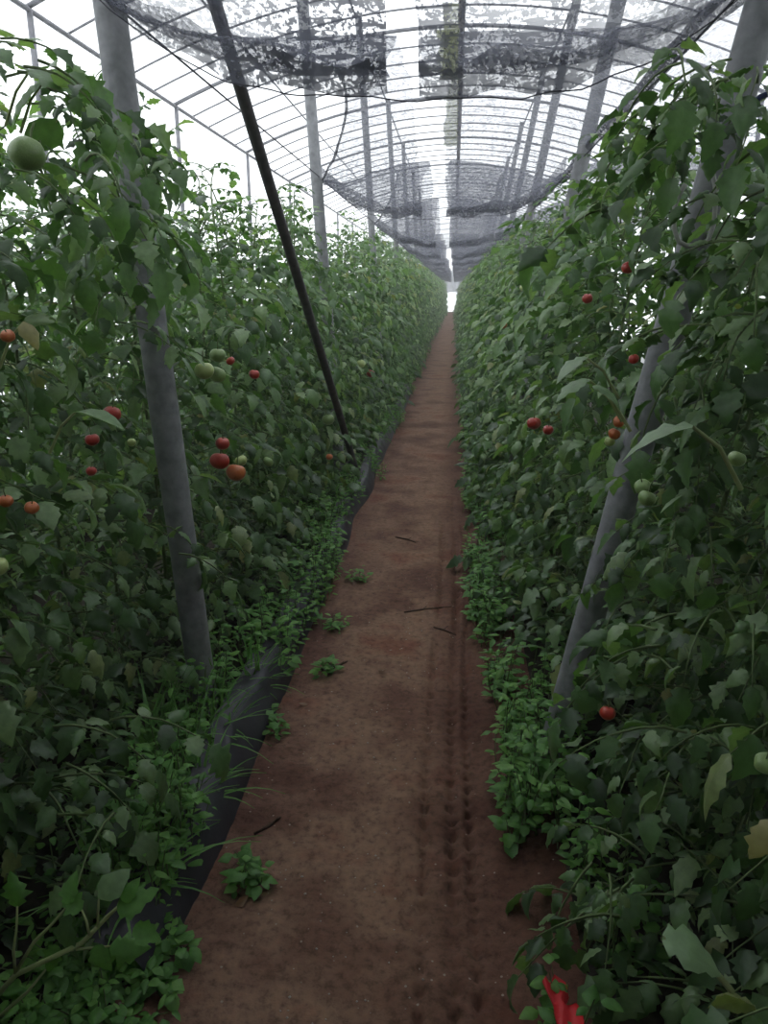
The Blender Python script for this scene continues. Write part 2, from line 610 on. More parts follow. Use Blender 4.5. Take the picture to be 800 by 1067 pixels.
# single leaves that stand out in the photograph, each on its plant
def out_leaf(p, direction, L, mat, side, name='leaf', label=None, wid=1.0, prof=LOBED, fold=.25, droop=.5, stalk=.12, up=Vector((0, 0, 1))):
    rnd = random.Random(int(p.x*1000)+int(p.z*777))
    root = nearest_plant(p, side)
    mb = MB()
    leaflet(mb, Vector((0, 0, 0)), direction, up, L, prof, wid, fold, droop, 0, 0, rnd)
    back = Vector((-.7 if side == 'left' else .7, .3, -.35))
    mb.tube([Vector((0, 0, 0)), back*stalk*.5+Vector((0, 0, -.01)), back*stalk+Vector((0, 0, -.05))], [.0025, .003, .0035], 5, 1, False)
    o = mb.build(name, [M[mat], M['pale_stem']])
    attach(o, root, Matrix.Translation(p))
    if label:
        o['label'] = label


def face_pt(u, v, side, X):
    lean = (LEFT_LEAN if side == 'left' else RIGHT_LEAN)
    d = ray(u, v)
    return Vector((0, 0, H)) + d*(X/(d.x - lean*d.z))


V = Vector
out_leaf(face_pt(610, 372, 'right', .30), V((-.5, -.2, -.15)), .085, 'pale_leaf', 'right', label='pale green leaf')
out_leaf(face_pt(612, 395, 'right', .30), V((-.6, -.3, -.05)), .085, 'pale_leaf', 'right', label='pale green leaf')
out_leaf(face_pt(618, 402, 'right', .29), V((.6, -.3, -.1)), .075, 'pale_leaf', 'right', label='pale green leaf')
out_leaf(face_pt(722, 445, 'right', .33), V((-.8, .2, -.1)), .10, 'pale_leaf', 'right', label='pale green leaf')
out_leaf(face_pt(690, 978, 'right', .30), V((.8, -.2, .1)), .055, 'pale_leaf', 'right', label='pale green leaf', wid=1.3)
out_leaf(face_pt(806, 855, 'right', .40), V((-.3, -.3, -.6)), .05, 'yellow_leaf', 'right', label='yellowish leaf')
out_leaf(face_pt(78, 430, 'left', -.78), V((.8, -.2, -.02)), .12, 'pale_leaf', 'left', label='pale green leaf', prof=OVATE, droop=.25, wid=.7)
out_leaf(face_pt(25, 335, 'left', -.82), V((.5, -.2, -.5)), .06, 'yellow_leaf', 'left', label='yellowish leaf', prof=OVATE)
out_leaf(face_pt(100, 125, 'left', -.86), V((-.12, .05, 1)), .14, 'leaf', 'left', prof=OVATE, up=V((.6, -.8, 0)), droop=.2)
out_leaf(face_pt(60, 125, 'left', -.86), V((-.4, .05, -.5)), .11, 'leaf', 'left', prof=OVATE, up=V((.6, -.8, 0)), droop=.2)
out_leaf(face_pt(30, 75, 'left', -.86), V((.9, .1, -.05)), .13, 'leaf', 'left', up=V((.2, -.5, .8)))
out_leaf(face_pt(45, 85, 'left', -.86), V((-.9, .1, -.25)), .13, 'leaf', 'left', up=V((.2, -.5, .8)))

def branch(u, v, y, side, az, L=.24, elev=.1, seed=0, label=None, mat='leaf', npairs=3, sc=1.15):
    rnd = random.Random(900+seed)
    p = at_y(u, v, y)
    mb = MB()
    compound_leaf(mb, Vector((0, 0, 0)), az, L, elev, rnd, npairs, sc, 0, 1, rnd.uniform(.8, 1.4))
    o = mb.build('leaf_branch', [M[mat], M['stem']])
    root = nearest_plant(p, side)
    attach(o, root, Matrix.Translation(p))
    if label:
        o['label'] = label


bs = random.Random(31)
k = 0
for u0, u1, v0, v1, y0, y1, n_, side, az0 in [
        (70, 150, 90, 290, 2.0, 2.28, 22, 'left', 0), (0, 90, 40, 200, 1.6, 2.1, 16, 'left', 0), (110, 180, 300, 350, 2.2, 2.3, 4, 'left', 0), (150, 190, 540, 590, 2.2, 2.3, 2, 'left', 0),
        (690, 800, 50, 160, 1.75, 2.0, 22, 'right', PI), (765, 800, 180, 330, 1.6, 1.9, 12, 'right', PI), (690, 790, 330, 440, 1.7, 1.95, 14, 'right', PI), (700, 790, 430, 560, 1.7, 1.9, 12, 'right', PI),
        (600, 690, 580, 640, 1.9, 2.1, 3, 'right', PI), (670, 800, 620, 900, 1.35, 1.75, 24, 'right', PI), (610, 670, 850, 960, 1.25, 1.5, 9, 'right', PI), (0, 120, 750, 950, 1.35, 1.8, 18, 'left', 0),
        (640, 700, 130, 230, 2.0, 2.5, 10, 'right', PI)]:
    for i in range(n_):
        branch(bs.uniform(u0, u1), bs.uniform(v0, v1), bs.uniform(y0, y1), side, az0+bs.uniform(-1.6, 1.6), bs.uniform(.16, .28), bs.uniform(-.3, .5), k)
        k += 1

# ------------------------------------------------------------------ trellis posts
def bumpy_post(name, a, b, r, mat, n=12, seg=26):
    a, b = Vector(a), Vector(b)
    mb = MB()
    pts, rad = [], []
    for i in range(seg+1):
        t = i/seg
        w = Vector((noise.noise((a.y, t*3, 1)), noise.noise((a.y, t*3, 9)), 0))*.008
        pts.append(a.lerp(b, t)-a+w)
        rad.append(r*(1.0 - .06*t + .04*noise.noise((a.y*3, t*14, 5))))
    mb.tube(pts, rad, n)
    o = mb.build(name, mat)
    o.location = a
    return o


def roof_z(x):
    return 3.70 + (4.47-3.70)*(1-(x/3.5)**2)


LEFT_POSTS = [2.4, 5.8, 9.5, 13.3, 17.0, 20.7, 24.4, 28.1]
RIGHT_POSTS = [2.2, 5.1, 8.4, 11.7, 15.2, 18.8, 22.5, 26.2]
for i, y in enumerate(LEFT_POSTS):
    s = -.062
    z1 = roof_z(1.1)-.01
    o = bumpy_post('trellis_post', (-.85, y, -.05), (-.85+s*z1, y, z1), .047 if i == 0 else .042, M['post'])
    if i == 0:
        tag(o, 'thick grey post nearest on the left, rising from the grass at the path edge', 'post', 'grey posts in the left row')
    elif i == 1:
        tag(o, 'grey post second nearest in the left row, just right of the dark leaning pole', 'post', 'grey posts in the left row')
    else:
        tag(o, 'distant thin grey post in the left row, third or further along', 'post', 'grey posts in the left row')
for i, y in enumerate(RIGHT_POSTS):
    z1 = 4.3
    s = .185
    o = bumpy_post('trellis_post', (.325, y, -.05), (.325+s*z1, y, roof_z(1.13)-.01), .045, M['post'])
    if i == 0:
        tag(o, 'grey leaning post nearest on the right, half hidden by tomato leaves', 'post', 'grey posts in the right row')
    elif i == 1:
        tag(o, 'grey leaning post second nearest in the right row, standing before the netting', 'post', 'grey posts in the right row')
    else:
        tag(o, 'distant leaning grey post in the right row, third or further along', 'post', 'grey posts in the right row')

# dark leaning pole in the left row
p1, p2 = at_y(232, 30, 2.8), at_y(365, 470, 5.5)
dv = (p2-p1)
foot = p1 + dv*((p1.z-.0)/(-dv.z))
topp = p1 - dv*((3.95-p1.z)/(-dv.z))
o = bumpy_post('leaning_pole', foot, topp, .024, M['dark_pole'], 10, 40)
tag(o, 'thin dark pole leaning across the left row up to the roof', 'pole')

# pale wire loop round the right post
mb = MB()
wp = [at_y(u, v, 1.93) for u, v in ((742, 178), (746, 200), (744, 232), (738, 250), (727, 256), (715, 256), (707, 252), (702, 238), (703, 215), (709, 200), (714, 192))]
mb.tube(wp, .0055, 6)
tag(mb.build('wire_loop', M['white_wire']), 'thin pale wire looped around the nearest right post among leaves', 'wire')
mb = MB()
wp = [at_y(u, v, 1.75) for u, v in ((770, 128), (780, 112), (792, 101), (815, 92), (850, 80))]
mb.tube(wp, .006, 6)
tag(mb.build('cord', M['blue_cord']), 'dark blue cord at the upper right edge above the leaves', 'cord')

# ------------------------------------------------------------------ roof frame
XS = [-3.5 + 7*i/28 for i in range(29)]
MAIN0, PITCHM = 3.4, 3.4
ribs_y = []
k = 0
y = 3.4-3.4
while y < END_Y:
    ribs_y.append((y, k % 5 == 0))
    y += PITCHM/5
    k += 1
rib_mesh = {}
for thick in (False, True):
    mb = MB()
    rr = .022 if thick else .011
    mb.tube([(x, 0, roof_z(x)) for x in XS], rr, 6)
    if thick:
        for s in (-1, 1):
            pass
    rib_mesh[thick] = mb.mesh('roof_rib', M['rib'])
for y, thick in ribs_y:
    o = bpy.data.objects.new('roof_rib', rib_mesh[thick])
    C.objects.link(o)
    o.location = (0, y, 0)
    if thick:
        tag(o, 'thicker arched roof pipe spanning the greenhouse between its side posts', 'roof rib', 'thick arched roof pipes')
    else:
        tag(o, 'thin arched roof rod between the thicker roof pipes', 'roof rib', 'thin arched roof rods')
mb = MB()
mb.tube([(0, -1+i*1.5, roof_z(0)-.035+.006*math.sin(i*1.3)) for i in range(36)], .04, 8)
tag(mb.build('ridge_pipe', M['dark_pole']), 'dark ridge pipe running along the top of the roof', 'pipe')
for s, nm in ((-1, 'left'), (1, 'right')):
    mb = MB()
    mb.tube([(s*3.48, -1+i*1.5, roof_z(3.48)-.03) for i in range(36)], .022, 6)
    tag(mb.build('eave_pipe', M['rib']), f'grey pipe along the {nm} eave joining the roof arches to the posts', 'pipe')
    for xx, wd in ((1.15, 'inner'), (2.4, 'outer')):
        mb = MB()
        mb.tube([(s*xx, -1+i*1.5, roof_z(xx)-.022) for i in range(36)], .012, 6)
        tag(mb.build('purlin', M['rib']), f'thin lengthwise roof pipe under the arches, {wd} one on the {nm} slope', 'pipe')
    for i in range(14):
        o = bumpy_post('eave_post', (s*3.48, 3.4*i, -.02), (s*3.48, 3.4*i, roof_z(3.48)-.03), .028, M['rib'], 8, 6)
        tag(o, f'thin grey post under the {nm} eave at the greenhouse side', 'post', f'thin posts under the {nm} eave')

# greenhouse film: roof, sides, end
mb = MB()
yy = [-3.2, 10, 25, 40, END_Y+1]
vs = [(x*1.012, y, roof_z(x)+.035) for y in yy for x in XS]
n = len(XS)
mb.add(vs, [(j*n+i, j*n+i+1, (j+1)*n+i+1, (j+1)*n+i) for j in range(len(yy)-1) for i in range(n-1)])
struct(mb.build('ceiling', M['film']))
for nm, x in (('wall_left', -3.56), ('wall_right', 3.56)):
    mb = MB()
    mb.add([(x, y, z) for y in yy for z in (0, 1.2, 2.4, roof_z(3.5)+.03)],
           [(j*4+i, j*4+i+1, (j+1)*4+i+1, (j+1)*4+i) for j in range(len(yy)-1) for i in range(3)])
    struct(mb.build(nm, M['film']))
mb = MB()
vs = []
for x in XS:
    vs += [(x, END_Y+1, 0), (x, END_Y+1, roof_z(x)+.03)]
mb.add(vs, [(2*i, 2*i+2, 2*i+3, 2*i+1) for i in range(len(XS)-1)])
struct(mb.build('wall_far', M['film']))

mb = MB()
vs = []
for x in XS:
    vs += [(x, -3.2, 0), (x, -3.2, roof_z(x)+.03)]
mb.add(vs, [(2*i, 2*i+2, 2*i+3, 2*i+1) for i in range(len(XS)-1)])
struct(mb.build('wall_near', M['mulch']))  # unseen opaque black end wall, added to cut light from behind the camera

# ------------------------------------------------------------------ shade nets
ST = [-5, -1.4, 2.25, 5.9, 9.6, 13.3, 17.0, 20.7, 24.4, 28.1, 31.8, 35.5, 39.2, 42.9, 46.6, 50.3, 54, 57.7, 61.4]


def bay(y):
    for i in range(len(ST)-1):
        if ST[i] <= y <= ST[i+1]:
            return i, (y-ST[i])/(ST[i+1]-ST[i])
    return len(ST)-2, 1.0


XL, XR = -.97, .745
XC, HW = (XL+XR)/2, (XR-XL)/2


def net_z(x, y):
    i, t = bay(y)
    s = max(0, math.sin(PI*t))**.75
    ed = 2.26 + .10*s
    ce = 2.00 + (.62+.12*math.sin(i*2.1))*s
    q = min(1.2, abs((x-XC)/HW))
    w = q**3.2*(1-s*.4)+q**2*s*.4
    z = ce + (ed-ce)*w
    z += .022*noise.noise((x*3, y*3, 0)) + .012*noise.noise((x*9, y*9, 4))
    return z


def net(x0f, x1f, nm, label, mat, group=None, ny0=-3.0, ny1=END_Y, nu=16, dy=.09):
    mb = MB()
    ys = []
    y = ny0
    while y < ny1:
        ys.append(y)
        y += dy if y < 14 else .3
    ys.append(ny1)
    vs = []
    for y in ys:
        a, b = x0f(y), x1f(y)
        for i in range(nu+1):
            x = a+(b-a)*i/nu
            vs.append((x, y, net_z(x, y)))
    w = nu+1
    mb.add(vs, [(j*w+i, j*w+i+1, (j+1)*w+i+1, (j+1)*w+i) for j in range(len(ys)-1) for i in range(nu)])
    mb.m = [1 if ys[k//nu] < 2.3 else 0 for k in range(len(mb.f))]
    o = mb.build(nm, [mat, M['net_dirty']])
    tag(o, label, 'shade net', group)
    return o


def left_edge(y):
    i, t = bay(y)
    return XL + .40*math.sin(PI*t)**1.2


def right_edge(y):
    i, t = bay(y)
    return XR + .03*math.sin(PI*t)


def slit_l(y):
    return -.175 - .08*max(0, min(1, (y-2.3)/1.2)) + .04*noise.noise((0, y*1.5, 3)) + .03*noise.noise((2, y*9, 3))


def slit_r(y):
    return -.115 + .035*max(0, min(1, (y-2.3)/1.2)) + .03*noise.noise((0, y*2.1, 8)) + .025*noise.noise((4, y*8, 3))


ln = net(left_edge, slit_l, 'shade_net', 'grey shade net sagging under the roof left of the bright slit', M['net'])
rn = net(slit_r, right_edge, 'shade_net', 'grey shade net sagging under the roof right of the bright slit', M['net'])


def roll(path, r, parent, name='rolled_edge', label='tightly rolled edge of the net', mat='net_roll'):
    mb = MB()
    rad = [r*(1+.35*noise.noise((p[0]*6, p[1]*6, p[2]*6))) for p in path]
    mb.tube(path, rad, 7)
    o = mb.build(name, M[mat], parent)
    o['label'] = label


def yl(a, b, n):
    return [a+(b-a)*i/n for i in range(n+1)]


roll([(left_edge(y), y, net_z(left_edge(y), y)) for y in yl(2.25, 17, 150)], .008, ln)
roll([(right_edge(y)+.01, y, net_z(right_edge(y), y)) for y in yl(.6, 30, 200)], .031, rn)
roll([(right_edge(y)+.16, y, net_z(right_edge(y), y)-.10+.03*math.sin(y*2)) for y in yl(.6, 3.0, 30)], .022, rn)
# gathered transverse folds at each station: cords that carry the net
for i, y in enumerate(ST[2:14]):
    mb = MB()
    pts = []
    for x in [XL+(XR-XL)*k/44 for k in range(45)]:
        pts.append((x, y+.015*noise.noise((x*4, y, 0)), net_z(x, y)-.008+.008*noise.noise((x*11, y, 5))))
    mb.tube(pts, .0018, 6)
    o = mb.build('sagging_cable', M['cord'])
    if i == 0:
        tag(o, 'dark sagging cord nearest overhead, carrying the net between the first posts', 'cord', 'cords carrying the net')
    else:
        tag(o, 'dark sagging cord across the aisle further off under the net', 'cord', 'cords carrying the net')
# the gathered folds of the net that hang over those cables
for k, (o_, side) in enumerate(((ln, 'left'), (rn, 'right'))):
    for i, y in enumerate(ST[2:14]):
        x0, x1 = (XL, slit_l(y)) if side == 'left' else (slit_r(y), XR)
        nn = 40
        mb = MB()
        vs = []
        for j in range(nn+1):
            x = x0+(x1-x0)*j/nn
            h_ = .07+.05*noise.noise((x*5, y, 3)) + .06*max(0, abs((x-XC)/HW)-.35)
            zb = net_z(x, y)
            for m_ in range(5):
                t = m_/4
                vs.append((x, y+.03*noise.noise((x*7, t*3, y))-.05*t, zb-.012*math.sin(x*23+y)+h_*t))
        mb.add(vs, [(j*5+m_, j*5+m_+1, (j+1)*5+m_+1, (j+1)*5+m_) for j in range(nn) for m_ in range(4)])
        f = mb.build('gathered_fold', M['net_roll'], o_)
        f['label'] = 'dark gathered fold of the net'
# net over the neighbouring aisle on the right, and the end curtain
mb = MB()
ys = yl(-3, 26, 160)
vs = []
for y in ys:
    for j in range(15):
        t = j/14
        x = .84+1.75*t
        i_, tb = bay(y)
        s_ = max(0, math.sin(PI*tb))**.75
        vs.append((x, y, 2.30+.08*s_ + math.sin(PI*t)*(.5*s_-.15)+.03*noise.noise((x*4, y*4, 2))))
mb.add(vs, [(j*15+i, j*15+i+1, (j+1)*15+i+1, (j+1)*15+i) for j in range(160) for i in range(14)])
tag(mb.build('shade_net', M['net']), 'grey shade net beyond the right row, glimpsed above its leaves', 'shade net')
mb = MB()
vs = []
for j in range(41):
    x = -1.6+3.2*j/40
    for k in range(9):
        t = k/8
        vs.append((x, END_Y-1+.05*math.sin(x*14)*(.4+t), 2.9-1.5*t))
mb.add(vs, [(j*9+k, j*9+k+1, (j+1)*9+k+1, (j+1)*9+k) for j in range(40) for k in range(8)])
tag(mb.build('net_curtain', M['curtain']), 'grey net hanging at the far end above the bright doorway', 'net curtain')
# dense sheet added overhead, out of view, to shade the near end of the aisle
mb = MB()
vs = []
for j in range(41):
    y = -3.0+4.3*j/40
    for k in range(41):
        x = -2.7+5.4*k/40
        vs.append((x, y, 2.95+.10*math.sin(y*9+.5*math.sin(x*2))+.05*noise.noise((x*3, y*3, 1))-.10*abs(x)/2.7))
mb.add(vs, [(j*41+k, j*41+k+1, (j+1)*41+k+1, (j+1)*41+k) for j in range(40) for k in range(40)])
tag(mb.build('shade_net', M['curtain']), 'added dense grey sheet, unseen overhead at the near end, shading the foreground', 'shade net')
# straining wires from post to post, along each row
for s, xx in (('left', XL), ('right', XR)):
    mb = MB()
    mb.tube([(xx, y, 2.27) for y in yl(.2, 50, 40)], .004, 5)
    tag(mb.build('net_wire', M['cord']), f'thin wire tied along the {s} posts at the net edge', 'wire')
# algae stained strip of film beside the ridge
mb = MB()
ys = yl(2.1, 5.2, 90)
vs = []
for y in ys:
    for x in (-.04-.05*abs(math.sin(y*1.5))+.02*noise.noise((3, y*7, 1)), -.03, -.008):
        vs.append((x, y, net_z(x, y)+.012))
mb.add(vs, [(j*3+i, j*3+i+1, (j+1)*3+i+1, (j+1)*3+i) for j in range(len(ys)-1) for i in range(2)])
tag(mb.build('stained_strip', M['algae']), 'narrow greenish stained strip hanging beside the bright slit', 'net strip')

# ------------------------------------------------------------------ ground
def gz(x, y):
    z = .012*noise.noise((x*1.6, y*1.3, 0)) + .006*noise.noise((x*7, y*7, 2)) + .005*noise.noise((x*22, y*22, 3)) + .004*max(0, noise.noise((x*45, y*45, 6)))
    if -1.5 < x < .95:
        pc = -.24
        q = abs(x-pc)
        z += .05*max(0, min(1, (q-.36)/.25))          # beds stand a little above the path
    # tread track along the right side of the path
    if y < 6:
        for cx, wd in ((.035, .016), (-.045, .013), (.085, .012)):
            q = abs(x-cx-.01*math.sin(y*2))/wd
            if q < 1.6:
                tooth = .5+.5*math.sin(y*100+cx*300+2.5*noise.noise((cx*9, y*6, 1)))
                z -= (.008 + .045*tooth*tooth)*math.exp(-q*q*1.5)*min(1, max(0, (6-y)/2))*max(0, .65+.9*noise.noise((cx*20, y*2.3, 7)))
    return z


xs = [-4.5, -3.6, -2.8, -2.0, -1.5, -1.2, -1.0, -.9, -.82]
x = -.76
while x < .34:
    xs.append(x)
    x += .0125
xs += [.36, .42, .5, .6, .8, 1.1, 1.6, 2.3, 3.2, 4.5]
ys = [-3.2, -1, -.2, .4, .8]
y = 1.0
while y < 60:
    ys.append(y)
    y += .0125 if y < 2.6 else (.022 if y < 5 else (.06 if y < 10 else .5))
mb = MB()
n = len(xs)
vs = [(x, y, gz(x, y)) for y in ys for x in xs]
mb.add(vs, [(j*n+i, j*n+i+1, (j+1)*n+i+1, (j+1)*n+i) for j in range(len(ys)-1) for i in range(n-1)])
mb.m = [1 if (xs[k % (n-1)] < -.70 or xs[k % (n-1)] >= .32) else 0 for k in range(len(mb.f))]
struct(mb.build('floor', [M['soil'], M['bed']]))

# black mulch film along the left edge of the path
mb = MB()
ys = yl(1.3, 12, 330)
vs = []
nu = 10
for y in ys:
    xe = -.62 + .035*noise.noise((1, y*1.3, 0))
    up = .5+.5*noise.noise((5, y*1.5, 2))
    for i in range(nu+1):
        t = i/nu
        x = xe - (.135-.025*max(0, min(1, (y-2.6)/1.5)))*t
        z = gz(x, y) + .012 + .085*math.sin(min(1, t*1.8)*PI/2)*(.75+.5*up) + .012*noise.noise((x*14, y*9, 1)) + .02*noise.noise((x*5, y*4, 6))*t
        if i == 0:
            z = gz(x, y)-.01
        vs.append((x, y, z))
w = nu+1
mb.add(vs, [(j*w+i, j*w+i+1, (j+1)*w+i+1, (j+1)*w+i) for j in range(len(ys)-1) for i in range(nu)])
tag(mb.build('mulch_film', M['mulch']), 'crumpled black plastic mulch film along the left edge of the path', 'plastic film')

# ------------------------------------------------------------------ weeds, grass
def weed_sprig(mb, p, h, rnd, lsz=.04):
    wd = rnd.choice((.55, .7, .9, 1.15))
    a0 = rnd.uniform(0, 6)
    tip = p + Vector((rnd.uniform(-.05, .05), rnd.uniform(-.05, .05), h))
    mid = (p+tip)/2+Vector((rnd.uniform(-.02, .02), rnd.uniform(-.02, .02), 0))
    mb.tube([p, mid, tip], [.0022, .002, .0012], 4, 1, False)
    n_ = rnd.randint(6, 10)
    for i in range(n_):
        t = .15+.85*(i+1)/n_
        q = p.lerp(mid, t*2) if t < .5 else mid.lerp(tip, t*2-1)
        a0 += 2.2+rnd.uniform(-.4, .4)
        d = Vector((math.cos(a0), math.sin(a0), rnd.uniform(-.1, .6)))
        leaflet(mb, q+d*.012, d, Vector((0, 0, 1)), lsz*rnd.uniform(.7, 1.5)*(1.25-.25*wd), OVATE, wd*rnd.uniform(.9, 1.1), .2, rnd.uniform(.1, .7), 0, 0, rnd)


def weed_band(name, label, xf, y0, y1, count, seed, hr=(.07, .2), keep=None):
    rnd = random.Random(seed)
    mb = MB()
    for i in range(count):
        t = rnd.random()**1.5
        y = y0+(y1-y0)*t
        x = xf(y, rnd)
        if keep and not keep(x, y):
            continue
        weed_sprig(mb, Vector((x, y, gz(x, y)-.005)), rnd.uniform(*hr), rnd, rnd.uniform(.02, .038))
    o = mb.build(name, [M['weed'], M['stem']])
    tag(o, label, 'weeds', None, 'stuff')


weed_band('weeds', 'bright green low weeds along the right edge of the path',
          lambda y, r: .14+.065*max(0, min(1, (3-y)/1.2))+.03*max(0, min(1, (1.9-y)/.5))+.03*math.sin(y*3)+abs(r.gauss(0, .11)), 1.05, 18, 2100, 11, (.04, .25), lambda x, y: noise.noise((x*5, y*2.2, 9)) > -.15+.16*max(0, min(1, (2.0-y)/.5)))


def keep_left(x, y):
    if y < 1.42 and x < -.60:
        return False
    return noise.noise((2, y*1.1, 1)) > -.08 or x < -.76


weed_band('weeds', 'green weeds growing over the black film on the left side of the path',
          lambda y, r: -.645+.05*noise.noise((7, y*1.4, 0))-abs(r.gauss(0, .11))+.05*math.sin(y*2.3), 1.0, 18, 1650, 12, (.09, .26), keep_left)


weed_band('weeds', 'low dark weeds under the forked shoot in the lower left corner',
          lambda y, r: r.uniform(-.92, -.56-.10*(y-.95)), .92, 1.46, 240, 13, (.02, .07))


def grass_tuft(p, label, seed, n_=18, L=.22):
    rnd = random.Random(seed)
    mb = MB()
    for i in range(n_):
        a = rnd.uniform(0, 6.28)
        el = rnd.uniform(.85, 1.5)
        d = Vector((math.cos(a)*math.cos(el), math.sin(a)*math.cos(el), math.sin(el)))
        l = L*rnd.uniform(.6, 1.2)
        pts, cur, q = [], d.copy(), Vector((rnd.uniform(-.03, .03), rnd.uniform(-.03, .03), 0))
        sd = d.cross(Vector((0, 0, 1))).normalized()
        vs = []
        for k in range(7):
            w = .0085*(1-k/6.2)
            vs += [q-sd*w, q+Vector((0, 0, -.0015)), q+sd*w]
            cur = (cur+Vector((0, 0, -.22))).normalized()
            q = q+cur*(l/6)
        mb.add(vs, [(k*3+j, k*3+j+1, k*3+j+4, k*3+j+3) for k in range(6) for j in range(2)])
    o = mb.build('grass_tuft', M['grass'])
    o.location = p
    tag(o, label, 'grass', 'grass tufts at the left edge')


for i, (u, v, lab) in enumerate([(200, 790, 'green grass tuft at the foot of the nearest left post'), (160, 800, 'grass tuft just left of the nearest left post foot'),
                                 (232, 770, 'grass tuft between the nearest left post and the black film'), (165, 885, 'grass tuft beside the black film nearer than the left post'),
                                 (140, 940, 'nearest grass tuft, hanging over the near end of the black film'), (262, 720, 'grass tuft beyond the left post, behind the raised black film'), (225, 735, 'grass tuft touching the right side of the nearest left post'), (205, 835, 'grass tuft leaning over the middle of the near black film')]):
    p = at_z(u, v, .04)
    p.z = gz(p.x, p.y)
    grass_tuft(p, lab, 40+i, 34, (.32, .34, .26, .30, .32, .26, .26, .24)[i])

# small weeds on the path itself
for i, (u, v, lab) in enumerate([(250, 925, 'straggling weed lying on the soil beside the near end of the film'), (345, 700, 'tiny weed on the path where the black film rises'),
                                 (375, 603, 'small weed on the path edge beside the far film'), (300, 760, 'small sprig on the soil at the foot of the raised film'),
                                 (345, 655, 'leafy weed spilling over the film onto the path')]):
    p = at_z(u, v, 0)
    rnd = random.Random(60+i)
    mb = MB()
    for k in range(7 if i in (0, 4) else 4):
        weed_sprig(mb, Vector((rnd.gauss(0, .035), rnd.gauss(0, .035), 0)), rnd.uniform(.03, .07), rnd, .032)
    o = mb.build('weed', [M['weed'], M['stem']])
    o.location = (p.x, p.y, gz(p.x, p.y)-.004)
    tag(o, lab, 'weed', 'small weeds on the path')

# forked pale shoot at the lower left corner
base = at_z(0, 1050, .12)
root = empty('tomato_shoot', (base.x, base.y, gz(base.x, base.y)))
tag(root, 'pale green forked tomato shoot with broad leaves in the lower left corner', 'shoot')
yb = base.y


def sp_(u, v, dy):
    return at_y(u, v, yb+dy)-root.location


mb = MB()
mb.tube([Vector((-.05, 0, 0)), sp_(-10, 1045, 0), sp_(16, 1016, 0), sp_(50, 1000, .0), sp_(85, 983, .02), sp_(112, 955, .04), sp_(124, 944, .05)], [.006, .006, .0055, .005, .005, .004, .003], 7)
mb.tube([sp_(16, 1014, 0), sp_(35, 982, .01), sp_(55, 962, .02), sp_(72, 942, .03)], [.004, .0035, .003, .002], 6)
mb.tube([sp_(16, 1014, 0), sp_(14, 990, 0), sp_(17, 970, .01), sp_(18, 945, .01)], [.003, .003, .0025, .002], 6)
mb.tube([sp_(72, 990, .015), sp_(92, 988, .02), sp_(115, 986, .03)], [.003, .0027, .002], 6)
mb.tube([sp_(93, 974, .02), sp_(90, 960, .02), sp_(85, 948, .03)], [.003, .0027, .002], 6)
mb.tube([sp_(102, 965, .03), sp_(102, 952, .03), sp_(103, 936, .03)], [.003, .0027, .002], 6)
mb.tube([Vector((-.05, 0, 0)), sp_(10, 1050, -.01), sp_(30, 1032, 0), sp_(48, 1010, .01)], [.004, .004, .003, .002], 6)
mb.build('stem', M['pale_stem'], root)
cs = Vector((0, -.6, .8))
for (u, v, d, L, m, nm) in [(103, 936, (.5, .25, .75), .075, 'pale_leaf', 1), (122, 946, (.85, .1, .25), .08, 'weed', 0), (115, 986, (.9, -.1, .05), .08, 'weed', 0),
                            (18, 945, (-.1, .1, .9), .07, 'weed', 0), (72, 942, (-.1, .3, .6), .06, 'weed', 0), (85, 948, (-.5, .1, .3), .06, 'weed', 0), (100, 985, (.3, -.3, -.5), .06, 'weed', 0),
                            (140, 965, (.8, -.2, -.2), .06, 'weed', 0), (60, 985, (-.2, -.4, -.6), .06, 'weed', 0), (130, 940, (.2, .3, .8), .05, 'weed', 0)]:
    mb = MB()
    leaflet(mb, sp_(u, v, .02), Vector(d), cs, L, OVATE if nm else LOBED, 1.1, .2, .3)
    o = mb.build('leaf', M[m], root)
    if nm:
        o['label'] = 'pale upright leaf'

# ------------------------------------------------------------------ bits on the path
for i, (pts, lab) in enumerate([([(421, 637), (440, 634), (470, 631)], 'dark twig lying across the middle of the path, longest of the twigs'),
                                ([(452, 653), (462, 657), (475, 661)], 'short dark twig just nearer than the longest twig'),
                                ([(412, 560), (425, 563), (433, 566)], 'faint twig on the path far beyond the longest twig'),
                                ([(335, 700), (352, 695), (362, 690)], 'short twig on the soil beside the raised black film'),
                                ([(265, 870), (280, 862), (292, 853)], 'thin straw-like twig left on the path beside the near film')]):
    mb = MB()
    q = [at_z(u, v, 0) for u, v in pts]
    q = [Vector((p.x, p.y, gz(p.x, p.y)+.004)) for p in q]
    o0 = q[0].copy()
    mb.tube([p-o0 for p in q], [.004, .005, .003], 6)
    mb.tube([q[1]-o0, q[1]-o0+Vector((.02, .03, .006))], [.0028, .0015], 5)
    o = mb.build('twig', M['twig'])
    o.location = o0
    tag(o, lab, 'twig', 'twigs on the path')
for i, (u, v) in enumerate([(245, 945), (372, 598), (320, 735), (395, 700)]):
    p = at_z(u, v, 0)
    mb = MB()
    leaflet(mb, Vector((0, 0, 0)), Vector((1, .5, .1)), Vector((0, 0, 1)), .04, OVATE, 1, .5, -.3)
    o = mb.build('dry_leaf', M['dry_leaf'])
    o.location = (p.x, p.y, gz(p.x, p.y)+.004)
    o.rotation_euler.z = i*1.7
    tag(o, ['curled brown leaf on the soil beside the straggling weed', 'curled brown leaf at the small weed beside the far film',
            'curled brown leaf on the soil beside the raised film', 'curled brown leaf near the middle of the path'][i], 'dead leaf', 'dead leaves on the path')
rnd = random.Random(5)
mb = MB()
